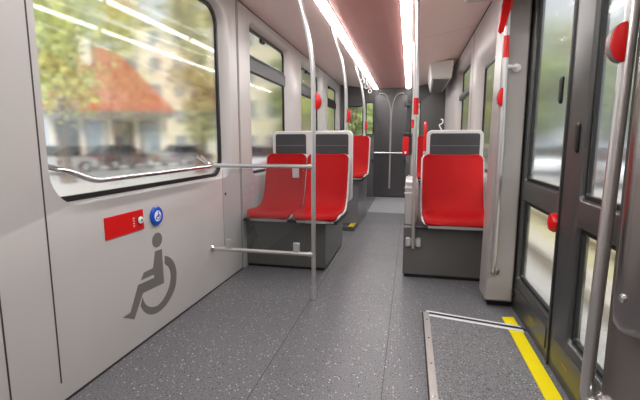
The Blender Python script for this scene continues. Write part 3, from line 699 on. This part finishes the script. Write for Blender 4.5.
def car(px, dist, head, col, label, name_m):
    p, a = pol(px, dist)
    t = bpy.data.objects.new('car', None); COL.objects.link(t); tag(t, label, 'car', 'cars on the street')
    pm = mat(name_m, col, rough=.25, spec=.6, coat=.4)
    low = [(-2.1, .28), (2.05, .28), (2.12, .55), (2.0, .78), (1.1, .93), (-1.9, .95), (-2.12, .75)]
    def inset(pr, k): return [(x * (1 - k * .02), z) for x, z in pr]
    G().rings([[(x, -.80, z) for x, z in inset(low, 1)], [(x, -.86, z) for x, z in low], [(x, .86, z) for x, z in low], [(x, .80, z) for x, z in inset(low, 1)]]).build('car_body', pm, t, bevel=.05)
    cab = [(-1.75, .93), (1.15, .93), (.35, 1.42), (-1.15, 1.45)]
    ca = G().rings([[(x, -.76 if z < 1 else -.60, z) for x, z in cab], [(x, .76 if z < 1 else .60, z) for x, z in cab]]).build('cabin_glass', 'darkglass', t, bevel=.05)
    G().box(-1.15, .36, -.61, .61, 1.42, 1.47).build('car_roof', pm, t, bevel=.02)
    for x in (-1.3, 1.32):
        for y in (-.80, .80):
            wh = G().lathe([(.20, -.1), (.31, -.1), (.32, -.06), (.32, .06), (.31, .1), (.20, .1)], (x, y, .32), 'Y', 20).build('wheel', 'tyre', t)
            G().lathe([(.19, -.105), (.19, .105)], (x, y, .32), 'Y', 14).build('hub_cap', 'lampwhite', wh)
    for y in (-.6, .6):
        G().box(2.02, 2.11, y - .16, y + .16, .60, .72).build('headlamp', 'lampwhite', t, bevel=.02)
        G().box(-2.13, -2.05, y - .16, y + .16, .66, .80).build('tail_lamp', 'lampred', t, bevel=.02)
    t.location = p; t.rotation_euler = (0, 0, head)

building('house', 113, 38, .10, 8.8, 8, 4.3, 'cream', 'red tiled house with a shop front seen through the big window', 1, 5, roof=5.6, shop=True)
building('apartment_block', 182, 56, -.15, 14, 10, 16, 'plaster', 'beige apartment block rising behind the red tiled house', 5, 5)
building('apartment_block', 262, 34, -.35, 13, 12, 14.0, 'plaster', 'beige apartment block seen through the window with the tilting top light', 5, 6)
building('apartment_block', 575, 50, .3, 16, 12, 10.5, 'greyp', 'low grey building beyond the cars outside the door', 3, 7)
tree(66, 19, 9.5, 2.1, 'leaf_y', 'yellow green tree close to the near edge of the big window', seed=2, base=.27)
tree(60, 46, 16, 4.5, 'leaf_g', 'tall green tree behind the house at the near edge of the big window', seed=3, base=.25, leafsz=.16)
tree(112, 62, 21, 5.5, 'leaf_r', 'tall autumn tree behind the roof of the red tiled house', seed=4, base=.35, leafsz=.2)
tree(200, 22, 10.5, 1.5, 'leaf_o', 'olive green tree at the far edge of the big window', seed=5, base=.15)
tree(292, 27, 8, 1.1, 'leaf_g', 'slim tree at the far end of the beige apartment block', seed=6, base=.2)
tree(310, 26, 11, 1.3, 'leaf_y', 'bright tree filling the window beyond the first grab pole', seed=7, base=.08)
tree(334, 30, 12, 2.2, 'leaf_y', 'green tree filling the last window on the seat pair side', seed=8, base=.05)
tree(352, 26, 6, 1.2, 'leaf_g', 'dark green tree ahead of the cab, edge of the partition window', seed=9, base=.1)
tree(373, 40, 9, 2.2, 'leaf_y', 'pale green tree ahead of the cab beyond its side window', seed=10, base=.05)
tree(415, 44, 10, 2.6, 'leaf_g', 'tree ahead of the cab behind the red ticket box', seed=11, base=.05)
tree(466, 34, 9, 2.4, 'leaf_g', 'tree outside the narrow window near the ceiling box', seed=12, base=.05)
tree(496, 28, 7.0, 1.8, 'leaf_o', 'olive tree outside the splayed window by the single seat', seed=13, base=.15)
tree(540, 28, 8.8, 2.0, 'leaf_g', 'green tree outside the far door leaf', seed=14, base=.22)
tree(574, 34, 9.6, 2.6, 'leaf_o', 'olive tree behind the meeting edge of the door leaves', seed=15, base=.22)
tree(616, 26, 7.0, 2.2, 'leaf_g', 'green tree outside the near door leaf', seed=16, base=.25)
car(264, 20, PI / 2 + .1, (196, 200, 206), 'silver car parked before the beige apartment block', 'silver_paint')
car(283, 28, PI / 2, (160, 40, 40), 'dark red car parked before the beige apartment block', 'dark_red_paint')
car(48, 25, PI / 2 - .2, (226, 226, 226), 'white car parked by the red tiled house', 'white_paint')
car(122, 28, PI / 2 - .2, (92, 70, 66), 'brown car parked by the red tiled house', 'brown_paint')
car(186, 31, PI / 2 - .2, (150, 152, 156), 'grey car parked beside the olive tree', 'grey_paint')
car(492, 34, -PI / 2, (205, 210, 222), 'pale blue car outside the splayed window', 'pale_blue_paint')
car(536, 24, -PI / 2, (228, 230, 236), 'white car on the road outside the far door leaf', 'bright_white_paint')
car(576, 25, -PI / 2, (120, 40, 44), 'dark red car on the road behind the door meeting edge', 'maroon_paint')
car(612, 19, -PI / 2, (222, 226, 236), 'white car on the road outside the near door leaf', 'pearl_white_paint')

# ------------------------------------------------------------------ light, camera, view
w = bpy.data.worlds.new('overcast_sky'); SC.world = w; w.use_nodes = True
N = w.node_tree.nodes; L = w.node_tree.links; bg = N['Background']
tc = N.new('ShaderNodeTexCoord'); nz = N.new('ShaderNodeTexNoise'); nz.inputs['Scale'].default_value = 2.2; nz.inputs['Detail'].default_value = 5
L.new(tc.outputs['Generated'], nz.inputs['Vector'])
r = N.new('ShaderNodeValToRGB'); r.color_ramp.elements[0].position = .35; r.color_ramp.elements[1].position = .62
r.color_ramp.elements[0].color = (.62, .74, .90, 1); r.color_ramp.elements[1].color = (.96, .97, 1, 1)
L.new(nz.outputs['Fac'], r.inputs['Fac']); L.new(r.outputs[0], bg.inputs['Color'])
bg.inputs['Strength'].default_value = .95
sl = bpy.data.lights.new('sun', 'SUN'); sl.energy = 3.6; sl.angle = math.radians(20); sl.color = (1, .96, .9)
so = bpy.data.objects.new('sun', sl); COL.objects.link(so); so.rotation_euler = (math.radians(42), math.radians(22), 0)

F = 405.0
th = math.atan(57 / F); ps = math.atan(90 / (F / math.cos(th)))
cam = bpy.data.cameras.new('camera'); cam.sensor_width = 36; cam.lens = F / 640 * 36; cam.clip_start = .02; cam.clip_end = 400
co = bpy.data.objects.new('camera', cam); COL.objects.link(co); co.location = (0, 0, 1.2)
fw = Vector((-math.sin(ps) * math.cos(th), math.cos(ps) * math.cos(th), -math.sin(th)))
co.rotation_euler = fw.to_track_quat('-Z', 'Y').to_euler()
SC.camera = co
SC.view_settings.view_transform = 'Standard'; SC.view_settings.look = 'None'
SC.view_settings.exposure = 0.26; SC.view_settings.gamma = 1.0; SC.view_settings.use_curve_mapping = False
SC.cycles.max_bounces = 10; SC.cycles.transparent_max_bounces = 16; SC.cycles.diffuse_bounces = 6
SC.cycles.sample_clamp_indirect = 8
